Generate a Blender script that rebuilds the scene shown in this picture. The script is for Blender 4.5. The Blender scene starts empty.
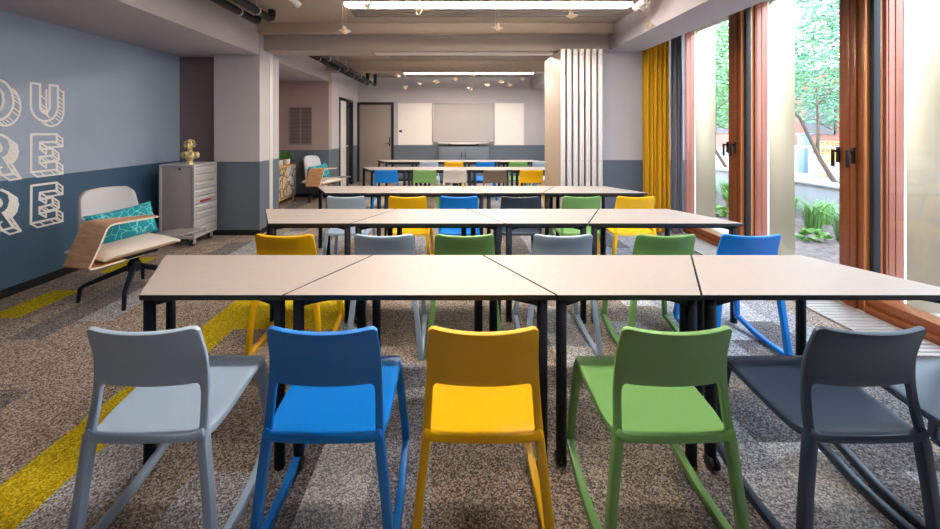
import bpy, bmesh, math, random
from mathutils import Vector, Matrix
R = random.Random(7)
C = bpy.context.scene.collection
PI = math.pi

# ------------------------------------------------------------------ materials
def new_mat(name):
    m = bpy.data.materials.new(name); m.use_nodes = True
    nt = m.node_tree
    return m, nt, nt.nodes['Principled BSDF']

def srgb(r, g, b):
    f = lambda c: (c/255/12.92) if c/255 <= .04045 else ((c/255+.055)/1.055)**2.4
    return (f(r), f(g), f(b), 1)

def mat(name, col, rough=.5, metal=0., bump=0., scale=60., vary=0., spec=.5, stretch=(1, 1, 1), coat=0.):
    """plain procedural surface: slight noise variation of colour plus fine bump"""
    m, nt, p = new_mat(name)
    p.inputs['Roughness'].default_value = rough
    p.inputs['Metallic'].default_value = metal
    p.inputs['Specular IOR Level'].default_value = spec
    if coat: p.inputs['Coat Weight'].default_value = coat
    p.inputs['Base Color'].default_value = col
    if vary or bump:
        tc = nt.nodes.new('ShaderNodeTexCoord'); mp = nt.nodes.new('ShaderNodeMapping')
        mp.inputs['Scale'].default_value = stretch
        nz = nt.nodes.new('ShaderNodeTexNoise'); nz.inputs['Scale'].default_value = scale
        nz.inputs['Detail'].default_value = 4
        nt.links.new(tc.outputs['Object'], mp.inputs['Vector']); nt.links.new(mp.outputs[0], nz.inputs['Vector'])
        if vary:
            rp = nt.nodes.new('ShaderNodeValToRGB')
            rp.color_ramp.elements[0].position = .3; rp.color_ramp.elements[1].position = .7
            rp.color_ramp.elements[0].color = tuple(c*(1-vary) for c in col[:3])+(1,)
            rp.color_ramp.elements[1].color = tuple(min(1, c*(1+vary)) for c in col[:3])+(1,)
            nt.links.new(nz.outputs['Fac'], rp.inputs['Fac']); nt.links.new(rp.outputs['Color'], p.inputs['Base Color'])
        if bump:
            b = nt.nodes.new('ShaderNodeBump'); b.inputs['Strength'].default_value = bump
            b.inputs['Distance'].default_value = .004
            nt.links.new(nz.outputs['Fac'], b.inputs['Height']); nt.links.new(b.outputs['Normal'], p.inputs['Normal'])
    return m

def emit(name, col, s):
    m, nt, p = new_mat(name)
    p.inputs['Base Color'].default_value = col
    p.inputs['Emission Color'].default_value = col; p.inputs['Emission Strength'].default_value = s
    return m

def wood(name, a, b, scale=3, rough=.45, stretch=(1, 1, 12)):
    m, nt, p = new_mat(name)
    tc = nt.nodes.new('ShaderNodeTexCoord'); mp = nt.nodes.new('ShaderNodeMapping')
    mp.inputs['Scale'].default_value = stretch
    nz = nt.nodes.new('ShaderNodeTexNoise'); nz.inputs['Scale'].default_value = scale; nz.inputs['Detail'].default_value = 6
    rp = nt.nodes.new('ShaderNodeValToRGB')
    rp.color_ramp.elements[0].position = .35; rp.color_ramp.elements[1].position = .65
    rp.color_ramp.elements[0].color = a; rp.color_ramp.elements[1].color = b
    nt.links.new(tc.outputs['Object'], mp.inputs['Vector']); nt.links.new(mp.outputs[0], nz.inputs['Vector'])
    nt.links.new(nz.outputs['Fac'], rp.inputs['Fac']); nt.links.new(rp.outputs['Color'], p.inputs['Base Color'])
    p.inputs['Roughness'].default_value = rough
    return m

def glass_mat(name, tint=(1, 1, 1, 1), refl=.07):
    m = bpy.data.materials.new(name); m.use_nodes = True
    nt = m.node_tree; nt.nodes.remove(nt.nodes['Principled BSDF'])
    out = nt.nodes['Material Output']
    tr = nt.nodes.new('ShaderNodeBsdfTransparent'); tr.inputs['Color'].default_value = tint
    gl = nt.nodes.new('ShaderNodeBsdfGlossy'); gl.inputs['Roughness'].default_value = .02
    mx = nt.nodes.new('ShaderNodeMixShader')
    lw = nt.nodes.new('ShaderNodeLayerWeight'); lw.inputs['Blend'].default_value = .5
    pw = nt.nodes.new('ShaderNodeMath'); pw.operation = 'POWER'; pw.inputs[1].default_value = 4
    ma = nt.nodes.new('ShaderNodeMath'); ma.operation = 'MULTIPLY_ADD'; ma.inputs[1].default_value = .35; ma.inputs[2].default_value = refl/2
    nt.links.new(lw.outputs['Facing'], pw.inputs[0]); nt.links.new(pw.outputs[0], ma.inputs[0])
    nt.links.new(ma.outputs[0], mx.inputs['Fac'])
    nt.links.new(tr.outputs[0], mx.inputs[1]); nt.links.new(gl.outputs[0], mx.inputs[2])
    nt.links.new(mx.outputs[0], out.inputs['Surface'])
    return m

def carpet(name, a, b, c):
    """looped pile: small random tufts of three yarn shades"""
    m, nt, p = new_mat(name)
    tc = nt.nodes.new('ShaderNodeTexCoord')
    v = nt.nodes.new('ShaderNodeTexVoronoi'); v.inputs['Scale'].default_value = 175; v.inputs['Randomness'].default_value = 1
    sp = nt.nodes.new('ShaderNodeSeparateColor')
    n1 = nt.nodes.new('ShaderNodeTexNoise'); n1.inputs['Scale'].default_value = 9; n1.inputs['Detail'].default_value = 3
    ad = nt.nodes.new('ShaderNodeMath'); ad.operation = 'MULTIPLY_ADD'; ad.inputs[1].default_value = .3; ad.inputs[2].default_value = -.15
    sm = nt.nodes.new('ShaderNodeMath'); sm.operation = 'ADD'
    rp = nt.nodes.new('ShaderNodeValToRGB'); e = rp.color_ramp.elements
    e[0].position = .1; e[0].color = a; e[1].position = .9; e[1].color = c
    k = e.new(.5); k.color = b
    nt.links.new(tc.outputs['Object'], v.inputs['Vector']); nt.links.new(tc.outputs['Object'], n1.inputs['Vector'])
    nt.links.new(v.outputs['Color'], sp.inputs[0]); nt.links.new(n1.outputs['Fac'], ad.inputs[0])
    nt.links.new(sp.outputs[0], sm.inputs[0]); nt.links.new(ad.outputs[0], sm.inputs[1])
    nt.links.new(sm.outputs[0], rp.inputs['Fac']); nt.links.new(rp.outputs['Color'], p.inputs['Base Color'])
    bp = nt.nodes.new('ShaderNodeBump'); bp.inputs['Strength'].default_value = .5; bp.inputs['Distance'].default_value = .004; bp.invert = True
    nt.links.new(v.outputs['Distance'], bp.inputs['Height']); nt.links.new(bp.outputs['Normal'], p.inputs['Normal'])
    p.inputs['Roughness'].default_value = .95; p.inputs['Specular IOR Level'].default_value = .1
    return m

def lines_mat(name, base, line, scale, width, rough=.8):
    """fabric or board with a thin irregular line drawing"""
    m, nt, p = new_mat(name)
    tc = nt.nodes.new('ShaderNodeTexCoord')
    nz = nt.nodes.new('ShaderNodeTexNoise'); nz.inputs['Scale'].default_value = 5
    mixv = nt.nodes.new('ShaderNodeMixRGB'); mixv.inputs['Fac'].default_value = .25
    vo = nt.nodes.new('ShaderNodeTexVoronoi'); vo.feature = 'DISTANCE_TO_EDGE'; vo.inputs['Scale'].default_value = scale
    nt.links.new(tc.outputs['Object'], nz.inputs['Vector']); nt.links.new(tc.outputs['Object'], mixv.inputs['Color1'])
    nt.links.new(nz.outputs['Color'], mixv.inputs['Color2']); nt.links.new(mixv.outputs[0], vo.inputs['Vector'])
    rp = nt.nodes.new('ShaderNodeValToRGB'); e = rp.color_ramp.elements
    e[0].position = width*.6; e[0].color = line; e[1].position = width; e[1].color = base
    nt.links.new(vo.outputs['Distance'], rp.inputs['Fac']); nt.links.new(rp.outputs['Color'], p.inputs['Base Color'])
    p.inputs['Roughness'].default_value = rough
    return m

M = {}
M['wall'] = mat('wall_paint', srgb(192, 189, 196), .85, vary=.02, scale=3)
M['dado'] = mat('dado_paint', srgb(98, 109, 123), .5, vary=.02, scale=3)
M['wall_blue'] = mat('blue_wall_paint', srgb(166, 185, 214), .5, vary=.03, scale=2)
M['dado_blue'] = mat('blue_dado_paint', srgb(70, 104, 136), .38, vary=.05, scale=2)
M['taupe'] = mat('taupe_paint', srgb(128, 112, 116), .7, vary=.04, scale=2)
M['niche'] = mat('niche_paint', srgb(170, 151, 150), .75, vary=.03, scale=2)
M['ceil'] = mat('ceiling_paint', srgb(174, 159, 145), .85, bump=.2, scale=90, vary=.03)
M['beam'] = mat('beam_paint', srgb(182, 172, 164), .8, vary=.02, scale=4)
M['soffit'] = mat('soffit_paint', srgb(184, 178, 184), .85, vary=.02, scale=4)
M['white_paint'] = mat('white_paint', srgb(232, 230, 228), .6, vary=.01, scale=4)
M['black'] = mat('black_paint', srgb(22, 23, 26), .45, vary=.1)
M['black_plastic'] = mat('black_plastic', srgb(26, 28, 32), .5, vary=.1)
M['leg_metal'] = mat('black_coated_steel', srgb(22, 29, 42), .5, 0, bump=.03, scale=300, spec=.22)
M['laminate'] = mat('table_laminate', srgb(173, 164, 160), .45, vary=.02, scale=30)
M['alu'] = mat('brushed_aluminium', srgb(214, 212, 214), .38, .45, bump=.05, scale=20, stretch=(1, 1, 30))
M['alu_light'] = mat('pale_aluminium', srgb(228, 226, 226), .4, .35, vary=.02)
M['slat'] = mat('grey_slat', srgb(150, 144, 140), .5, .2, vary=.03)
M['cart_side'] = mat('cart_grey_side', srgb(172, 167, 172), .42, .1, vary=.05, scale=5)
M['panel'] = mat('partition_laminate', srgb(182, 164, 146), .5, vary=.02)
M['rubber'] = mat('dark_rubber', srgb(30, 34, 42), .6, vary=.1)
M['curtain_y'] = mat('mustard_curtain', srgb(214, 166, 22), .9, bump=.3, scale=250, vary=.06)
M['curtain_g'] = mat('grey_curtain', srgb(112, 116, 130), .9, bump=.3, scale=250, vary=.06)
M['bronze'] = wood('brown_window_frame', srgb(132, 74, 40), srgb(140, 80, 46), 3, .3)
M['gold'] = mat('golden_trim', srgb(212, 140, 84), .35, .3, vary=.04)
M['copper'] = mat('copper_pink_panel', srgb(172, 108, 88), .35, .25, vary=.04, scale=2, stretch=(1, 1, .4))
M['champagne'] = mat('champagne_metal_panel', srgb(164, 150, 126), .42, .75, vary=.05, scale=1.2, stretch=(1, 1, .5))
M['glass'] = glass_mat('window_glass')
M['screen'] = mat('matt_screen', srgb(176, 172, 172), .35, vary=.01)
M['whiteboard'] = mat('whiteboard_enamel', srgb(244, 240, 236), .25, vary=.005)
M['led'] = emit('led_diffuser', (1, .89, .77, 1), 50)
M['gold_bust'] = mat('gilded_bust', srgb(226, 208, 156), .36, .7, bump=.3, scale=40, vary=.12)
M['teal'] = lines_mat('teal_cushion_fabric', srgb(14, 150, 168), srgb(120, 214, 222), 17, .05)
M['ply'] = wood('plywood_shell', srgb(202, 150, 104), srgb(224, 178, 134), 3, .4, (2, 2, 14))
M['ply_edge'] = mat('pale_ply_edge', srgb(240, 226, 208), .5, vary=.04)
M['cushion'] = mat('pale_seat_fabric', srgb(222, 214, 208), .9, bump=.4, scale=260, vary=.05)
M['cushion_grey'] = mat('pale_grey_fabric', srgb(204, 206, 214), .9, bump=.4, scale=260, vary=.05)
M['tablet'] = mat('grey_tablet_laminate', srgb(140, 134, 136), .3, vary=.04)
M['oak'] = wood('oak_cabinet', srgb(196, 148, 84), srgb(216, 170, 104), 3, .5, (8, 1, 8))
M['collage'] = lines_mat('collage_door_pattern', srgb(186, 186, 186), srgb(96, 92, 92), 6, .10, .35)
M['collage2'] = lines_mat('collage_door_pattern_warm', srgb(216, 196, 160), srgb(120, 96, 70), 8, .10, .35)
M['pot'] = mat('white_pot', srgb(226, 224, 222), .4, vary=.02)
M['leaf'] = mat('plant_leaf', srgb(72, 128, 48), .6, vary=.3, scale=30)
M['chalk'] = mat('white_lettering', srgb(250, 250, 252), .8, vary=.02, scale=30)
M['paper'] = mat('folded_paper', srgb(238, 220, 192), .8, vary=.03)
M['wire'] = mat('thin_wire', srgb(210, 205, 200), .4, .3, vary=.02)
M['red'] = mat('red_latch', srgb(190, 40, 40), .4, vary=.05)
M['grille'] = mat('floor_grille_metal', srgb(178, 170, 164), .45, .4, vary=.08, scale=60, stretch=(.1, 4, 1))
M['vent_dark'] = mat('vent_dark', srgb(70, 62, 62), .7, vary=.05)
M['vent'] = mat('vent_slat', srgb(140, 124, 124), .6, vary=.04)
M['door_taupe'] = mat('taupe_door', srgb(150, 138, 132), .55, vary=.02)
M['dark_glass'] = mat('dark_door_glass', srgb(34, 44, 58), .12, vary=.05)
M['soil'] = mat('garden_soil', srgb(100, 84, 78), .95, bump=1., scale=16, vary=.6)
M['paving'] = mat('paving', srgb(160, 154, 150), .9, bump=.3, scale=30, vary=.12)
M['concrete'] = mat('pale_concrete', srgb(160, 160, 162), .85, bump=.3, scale=30, vary=.06)
M['bark'] = mat('tree_bark', srgb(98, 80, 70), .9, bump=.8, scale=40, vary=.25, stretch=(1, 1, .2))
M['foliage'] = mat('tree_foliage', srgb(98, 140, 92), .6, vary=.25, scale=3)
M['foliage2'] = mat('tree_foliage_cool', srgb(100, 146, 120), .6, vary=.25, scale=3)
M['grass'] = mat('grass_blade', srgb(104, 150, 68), .6, vary=.3, scale=5)
M['facade'] = mat('terracotta_facade', srgb(164, 112, 98), .9, vary=.1, scale=1.5)
M['yellow_wire'] = mat('yellow_garden_seat', srgb(236, 200, 96), .5, vary=.05)
M['blue_post'] = mat('slate_blue_paint', srgb(120, 142, 168), .5, vary=.05)
for nm, c in (('grey', (170, 193, 219)), ('blue', (4, 130, 226)), ('yellow', (248, 192, 6)), ('green', (122, 172, 100)),
              ('dark', (50, 62, 82)), ('stone', (206, 200, 196)), ('brown', (112, 102, 92))):
    M['ch_'+nm] = mat('chair_plastic_'+nm, srgb(*c), .36, bump=.05, scale=500, vary=.015)
M['cp_brown'] = carpet('carpet_brown', srgb(90, 79, 71), srgb(140, 126, 115), srgb(196, 182, 170))
M['cp_dark'] = carpet('carpet_dark', srgb(70, 66, 66), srgb(108, 103, 103), srgb(156, 150, 150))
M['cp_grey'] = carpet('carpet_grey', srgb(98, 97, 102), srgb(148, 147, 152), srgb(204, 203, 208))
M['cp_light'] = carpet('carpet_light', srgb(134, 132, 132), srgb(184, 182, 182), srgb(234, 232, 232))
M['cp_yellow'] = carpet('carpet_yellow', srgb(150, 130, 14), srgb(192, 168, 22), srgb(222, 200, 50))

# ------------------------------------------------------------------ mesh helpers
def box(bm, x0, x1, y0, y1, z0, z1, mi=0):
    v = [bm.verts.new((x, y, z)) for z in (z0, z1) for y in (y0, y1) for x in (x0, x1)]
    for f in ((0, 2, 3, 1), (4, 5, 7, 6), (0, 1, 5, 4), (1, 3, 7, 5), (3, 2, 6, 7), (2, 0, 4, 6)):
        bm.faces.new([v[i] for i in f]).material_index = mi

def frame_of(d):
    d = d.normalized()
    a = Vector((0, 0, 1)) if abs(d.z) < .9 else Vector((1, 0, 0))
    u = d.cross(a).normalized(); w = u.cross(d).normalized()
    return u, w

def tube(bm, pts, r, seg=10, mi=0, cap=True):
    pts = [Vector(p) for p in pts]; n = len(pts)
    rr = r if isinstance(r, (list, tuple)) else [r]*n
    rings = []
    u0 = None
    for i, p in enumerate(pts):
        d = (pts[min(i+1, n-1)]-pts[max(i-1, 0)])
        if u0 is None: u, w = frame_of(d); u0 = u
        else:
            dn = d.normalized(); u = (u0-dn*u0.dot(dn)).normalized(); w = u.cross(dn); u0 = u
        rings.append([bm.verts.new(p+(u*math.cos(2*PI*k/seg)+w*math.sin(2*PI*k/seg))*rr[i]) for k in range(seg)])
    for a, b in zip(rings, rings[1:]):
        for k in range(seg):
            f = bm.faces.new((a[k], a[(k+1) % seg], b[(k+1) % seg], b[k])); f.material_index = mi; f.smooth = True
    if cap:
        bm.faces.new(rings[0][::-1]).material_index = mi; bm.faces.new(rings[-1]).material_index = mi

def bar(bm, pts, sizes, side=(1, 0, 0), mi=0):
    """rectangular section swept along pts; sizes = (half width along side, half depth)"""
    pts = [Vector(p) for p in pts]; n = len(pts); s = Vector(side).normalized()
    if not isinstance(sizes[0], (list, tuple)): sizes = [sizes]*n
    rings = []
    for i, p in enumerate(pts):
        d1 = (pts[i]-pts[i-1]).normalized() if i else None
        d2 = (pts[i+1]-pts[i]).normalized() if i < n-1 else None
        d = ((d1 or d2)+(d2 or d1)).normalized()
        u = (s-d*s.dot(d)).normalized(); w = u.cross(d).normalized()
        k = 1.0
        if d1 and d2: k = 1/max(.5, d.dot(d1))
        a, b = sizes[i]
        rings.append([bm.verts.new(p+u*a*sx+w*b*k*sy) for sx, sy in ((-1, -1), (1, -1), (1, 1), (-1, 1))])
    for a, b in zip(rings, rings[1:]):
        for k in range(4):
            bm.faces.new((a[k], a[(k+1) % 4], b[(k+1) % 4], b[k])).material_index = mi
    bm.faces.new(rings[0][::-1]).material_index = mi; bm.faces.new(rings[-1]).material_index = mi

def lathe(bm, prof, seg=20, c=(0, 0, 0), mi=0):
    rings = [[bm.verts.new((c[0]+r*math.cos(2*PI*k/seg), c[1]+r*math.sin(2*PI*k/seg), c[2]+z)) for k in range(seg)] for r, z in prof]
    for a, b in zip(rings, rings[1:]):
        for k in range(seg):
            f = bm.faces.new((a[k], a[(k+1) % seg], b[(k+1) % seg], b[k])); f.smooth = True; f.material_index = mi
    bm.faces.new(rings[0][::-1]); bm.faces.new(rings[-1])

def ellipsoid(bm, c, r, rot=None, sub=2):
    q = bmesh.ops.create_icosphere(bm, subdivisions=sub, radius=1)
    mtx = Matrix.Translation(c) @ (rot or Matrix.Identity(4)) @ Matrix.Diagonal((r[0], r[1], r[2], 1))
    bmesh.ops.transform(bm, matrix=mtx, verts=q['verts'])

def prism(bm, poly, z0, z1, top=0, side=0, bot=0):
    a = [bm.verts.new((x, y, z0)) for x, y in poly]; b = [bm.verts.new((x, y, z1)) for x, y in poly]
    n = len(poly)
    bm.faces.new(a[::-1]).material_index = bot; bm.faces.new(b).material_index = top
    for i in range(n):
        bm.faces.new((a[i], a[(i+1) % n], b[(i+1) % n], b[i])).material_index = side

def apply_mods(o):
    dg = bpy.context.evaluated_depsgraph_get(); dg.update()
    me = bpy.data.meshes.new_from_object(o.evaluated_get(dg))
    o.modifiers.clear(); old = o.data; o.data = me
    return o

def obj(name, bm, mats, parent=None, bevel=0., seg=2, smooth=False, solid=0., off=0., remesh=0., sub=0):
    bmesh.ops.recalc_face_normals(bm, faces=bm.faces[:]) if not solid else None
    me = bpy.data.meshes.new(name); bm.to_mesh(me); bm.free()
    o = bpy.data.objects.new(name, me); C.objects.link(o)
    for m in (mats if isinstance(mats, (list, tuple)) else [mats]): me.materials.append(m)
    mod = False
    if sub:
        s = o.modifiers.new('s', 'SUBSURF'); s.levels = s.render_levels = sub; mod = True
    if solid:
        s = o.modifiers.new('t', 'SOLIDIFY'); s.thickness = solid; s.offset = off; s.use_even_offset = True; mod = True
    if remesh:
        s = o.modifiers.new('r', 'REMESH'); s.mode = 'VOXEL'; s.voxel_size = remesh
        s2 = o.modifiers.new('sm', 'SMOOTH'); s2.iterations = 3; mod = True
    if bevel:
        b = o.modifiers.new('b', 'BEVEL'); b.width = bevel; b.segments = seg; b.limit_method = 'ANGLE'; b.angle_limit = .6; mod = True
    if mod: apply_mods(o)
    if smooth or bevel or solid or remesh or sub:
        for p in o.data.polygons: p.use_smooth = True
        try: o.data.set_sharp_from_angle(angle=.75)
        except Exception: pass
    if parent: o.parent = parent
    return o

def tag(o, label, cat, group=None, kind=None):
    o['label'] = label; o['category'] = cat
    if group: o['group'] = group
    if kind: o['kind'] = kind
    return o

def thing(name, label, cat, loc=(0, 0, 0), rz=0, group=None):
    o = bpy.data.objects.new(name, None); C.objects.link(o)
    o.location = loc; o.rotation_euler = (0, 0, rz); o.empty_display_size = .1
    return tag(o, label, cat, group)

def struct(name, bm, mats, label, cat, parent=None, **k):
    o = obj(name, bm, mats, parent, **k)
    if not parent:
        o['kind'] = 'structure'; o['label'] = label; o['category'] = cat
    return o

def dup(root, loc, rz, label, scale=None):
    r = root.copy(); C.objects.link(r); r.location = loc; r.rotation_euler = (0, 0, rz); r['label'] = label
    if scale: r.scale = (scale,)*3
    for ch in list(root.children):
        c = ch.copy(); C.objects.link(c); c.parent = r
        for g in list(ch.children):
            d = g.copy(); C.objects.link(d); d.parent = c
    return r

BM = bmesh.new
def boxes(*bs):
    bm = BM()
    for b in bs: box(bm, *b)
    return bm

# ------------------------------------------------------------------ room dimensions
XL, XR = -3.86, 3.30            # lettered wall, window plane
YB, YF = -2.6, 10.5             # wall behind the camera, whiteboard wall
XS = -2.65                      # left bulkhead / corridor wall plane
ZS, ZC, ZD = 2.465, 2.88, 1.005 # bulkhead underside, ceiling, dado line

# floor: one mesh of carpet planks, 0.25 m columns
bm = BM()
cw, x0 = .25, -1.84-.25*9
yel = lambda i, y: False
rows = {}
ncol = int((XR+.02-x0)/cw)+1
for i in range(ncol):
    xa, xb = max(XL-.1, x0+i*cw), min(XR+.05, x0+(i+1)*cw)
    if xb <= xa: continue
    y = YB-.1-R.random()*.9
    cuts = []
    xm = (xa+xb)/2
    cuts = [YB-.1]
    t = -2.4+(i % 4)*.25
    while t < YF+.1:
        if t > YB: cuts.append(t)
        t += 1.0
    cuts.append(YF+.1)
    spec = []
    if abs(xm+1.715) < .1: spec = [(1.0, 3.26)]
    if -1.6 < xm < -.8: spec = [(2.74, 3.26)]
    if abs(xm+3.465) < .1: spec = [(2.90, 3.40), (3.82, 4.28), (6.2, 7.6)]
    if abs(xm+.465) < .1: spec = [(.8, 1.85, 3)]
    if abs(xm-.785) < .1: spec = [(2.3, 3.1, 3)]
    if abs(xm-1.535) < .1: spec = [(1.2, 1.75, 3)]
    if abs(xm+2.215) < .1: spec = [(7.2, 8.2)]
    for s in spec: cuts += [s[0], s[1]]
    cuts = sorted(set(cuts))
    prev = 0
    for a, b in zip(cuts, cuts[1:]):
        mi = R.choices((0, 1, 2, 3), (.52, .2, .22, .06))[0]
        if xm < -1.9: mi = R.choices((0, 1, 2), (.8, .1, .1))[0]
        if xm > 1.0: mi = R.choices((0, 1, 2, 3), (.15, .2, .5, .15))[0]  # more grey and pale planks here: daylight near the windows put into the colour
        for s in spec:
            if a >= s[0]-1e-6 and b <= s[1]+1e-6: mi = s[2] if len(s) > 2 else 4
        f = bm.faces.new([bm.verts.new(p) for p in ((xa, a, 0), (xb, a, 0), (xb, b, 0), (xa, b, 0))]); f.material_index = mi
box(bm, XL-.1, XR+.1, YB-.1, YF+.1, -.12, -.004, 0)
struct('floor', bm, [M['cp_brown'], M['cp_dark'], M['cp_grey'], M['cp_light'], M['cp_yellow']],
       'carpet plank floor in brown, grey and yellow strips', 'floor')

def two_tone(bm, x0, x1, y0, y1, ztop, zd=ZD):
    box(bm, x0, x1, y0, y1, -.02, zd, 1); box(bm, x0, x1, y0, y1, zd, ztop, 0)

bm = BM(); two_tone(bm, XL-.15, XL, YB, 5.9, ZC+.2)
struct('wall_left', bm, [M['wall_blue'], M['dado_blue']], 'blue two-tone wall carrying the white lettering', 'wall')
bm = BM(); two_tone(bm, XL-.15, XL, 5.9, 8.25, ZC+.2)
struct('wall_niche_side', bm, [M['niche'], M['dado']], 'side wall of the recess behind the patterned cabinet', 'wall')
bm = BM(); box(bm, XL, -3.2, 5.34, 5.6, -.02, ZS+.1)
struct('wall_recess', bm, M['taupe'], 'dark taupe wall strip behind the metal trolley', 'wall')
bm = BM(); two_tone(bm, -3.27, XS+.006, 5.17, 5.74, ZC+.2)
struct('pillar', bm, [M['wall'], M['dado']], 'two-tone grey pillar beside the metal trolley', 'pillar')
bm = BM(); two_tone(bm, XL, XS+.003, 8.05, 8.25, ZC+.2)
struct('wall_niche', bm, [M['niche'], M['dado']], 'recess wall with the vent grille', 'wall')
bm = BM(); two_tone(bm, XS-.2, XS, 8.25, 8.80, ZC+.2); two_tone(bm, XS-.2, XS, 9.98, YF, ZC+.2); box(bm, XS-.2, XS, 8.80, 9.98, 2.2, ZC+.2, 0)
struct('wall_corridor', bm, [M['wall'], M['dado']], 'side wall with the narrow white door at far end', 'wall')
bm = BM(); two_tone(bm, XS-.3, XR+.2, YF, YF+.2, ZC+.2)
struct('wall_back', bm, [M['wall'], M['dado']], 'far wall with the whiteboards', 'wall')
bm = BM(); two_tone(bm, XL-.15, XR+.2, YB-.2, YB, ZC+.2)
struct('wall_rear', bm, [M['taupe'], M['dado_blue']], 'wall behind the viewer', 'wall')
bm = BM(); two_tone(bm, 2.12, XR+.02, 5.42, 5.62, ZC+.2)
struct('wall_right', bm, [M['wall'], M['dado']], 'short two-tone wall between the folding partition and yellow curtain', 'wall')

# ceiling, bulkheads, beams
bm = BM(); box(bm, XL-.2, XR+.3, YB-.2, YF+.2, ZC, ZC+.2)
struct('ceiling', bm, M['ceil'], 'brownish concrete ceiling', 'ceiling')
bm = BM(); box(bm, XL, XS, YB, 8.25, ZS, ZC)
struct('trim_1', bm, M['soffit'], 'pale bulkhead along the lettered wall', 'bulkhead', bevel=.004)
bm = BM(); box(bm, 2.18, 2.68, YB, YF, 2.55, ZC)
struct('trim_2', bm, M['soffit'], 'pale bulkhead in front of the windows', 'bulkhead', bevel=.004)
def beam(y0, y1, z, label, m='beam'):
    bm = BM(); box(bm, XS+.008, 2.18, y0, y1, z, ZC)
    struct('ceiling_beam', bm, M[m], label, 'beam', bevel=.006)
beam(5.10, 5.22, 2.745, 'lit concrete rib just before the main cross beam', 'ceil')
beam(5.28, 5.66, 2.545, 'main cross beam above the folding partition')
beam(7.90, 8.15, 2.655, 'lit concrete rib in the far ceiling bay', 'ceil')
beam(2.35, 2.60, 2.745, 'concrete rib above the front desks', 'ceil')
beam(0.00, .25, 2.745, 'concrete rib above the viewer', 'ceil')
bm = BM(); box(bm, -1.12, 2.1, 5.40, 5.52, 2.525, 2.545)
struct('trim_3', bm, M['alu_light'], 'pale metal partition track under the cross beam', 'track')
bm = BM(); box(bm, XS+.006, XS+.014, 5.44, 5.53, 0, 2.545)
struct('trim_4', bm, M['alu_light'], 'pale vertical strip on the pillar side', 'strip')

# baseboards
bm = BM(); box(bm, XL, XL+.015, YB, 5.34, 0, .075)
struct('baseboard_left', bm, M['black'], 'black baseboard of the lettered wall', 'baseboard')
bm = BM(); box(bm, XL, -3.27, 5.325, 5.34, 0, .07); box(bm, -3.275, XS+.012, 5.158, 5.17, 0, .07); box(bm, XS, XS+.012, 5.158, 5.44, 0, .07)
struct('baseboard_pillar', bm, M['black'], 'black baseboard of the pillar', 'baseboard')
bm = BM(); box(bm, XL, XS, 8.035, 8.05, 0, .075); box(bm, XS, XS+.012, 8.05, 8.8, 0, .075)
struct('baseboard_niche', bm, M['black'], 'black baseboard of the recess', 'baseboard')
bm = BM(); box(bm, -1.62, XR, YF-.015, YF, 0, .075)
struct('baseboard_back', bm, M['black'], 'black baseboard of the far wall', 'baseboard')
bm = BM(); box(bm, 2.12, XR-.05, 5.405, 5.42, 0, .075)
struct('baseboard_right', bm, M['black'], 'black baseboard of the short wall', 'baseboard')

# doors
d1 = thing('door_1', 'closed taupe door in the far wall', 'door', (-2.15, YF, 0)); d1['kind'] = 'structure'
bm = BM(); W = .51
for a in (boxes((-W, -W+.07, -.05, 0, 0, 2.19), (W-.07, W, -.05, 0, 0, 2.19), (-W+.07, W-.07, -.05, 0, 2.12, 2.19)),): bm.free(); bm = a
obj('door_frame', bm, M['black'], d1, bevel=.004)
obj('door_leaf', boxes((-W+.07, W-.07, -.03, 0, .01, 2.12)), M['door_taupe'], d1, bevel=.003)
bm = boxes((W-.13, W-.10, -.036, -.03, .98, 1.22)); tube(bm, [(W-.115, -.03, 1.06), (W-.115, -.075, 1.06), (W-.23, -.075, 1.06)], .010); tube(bm, [(W-.115, -.03, 1.17), (W-.115, -.05, 1.17)], .018)
obj('door_handle', bm, M['black'], d1)
d2 = thing('door_2', 'narrow white door in black frame beside the far corner', 'door', (XS, 9.39, 0)); d2['kind'] = 'structure'
bm = boxes((-.2, .02, -.59, -.53, 0, 2.2), (-.2, .02, .53, .59, 0, 2.2), (-.2, .02, -.53, .53, 2.13, 2.2))
obj('door_frame', bm, M['black'], d2, bevel=.004)
obj('door_leaf', boxes((-.06, -.01, -.53, .02, .01, 2.13)), M['white_paint'], d2, bevel=.003)
obj('side_panel', boxes((-.06, -.02, .022, .53, .01, 2.13)), M['dark_glass'], d2, bevel=.003)
bm = BM(); tube(bm, [(-.01, -.04, 1.03), (.05, -.04, 1.03), (.05, -.16, 1.03)], .011); tube(bm, [(-.012, -.04, 1.03), (.0, -.04, 1.03)], .026, 14)
obj('door_handle', bm, M['alu'], d2)

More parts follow.
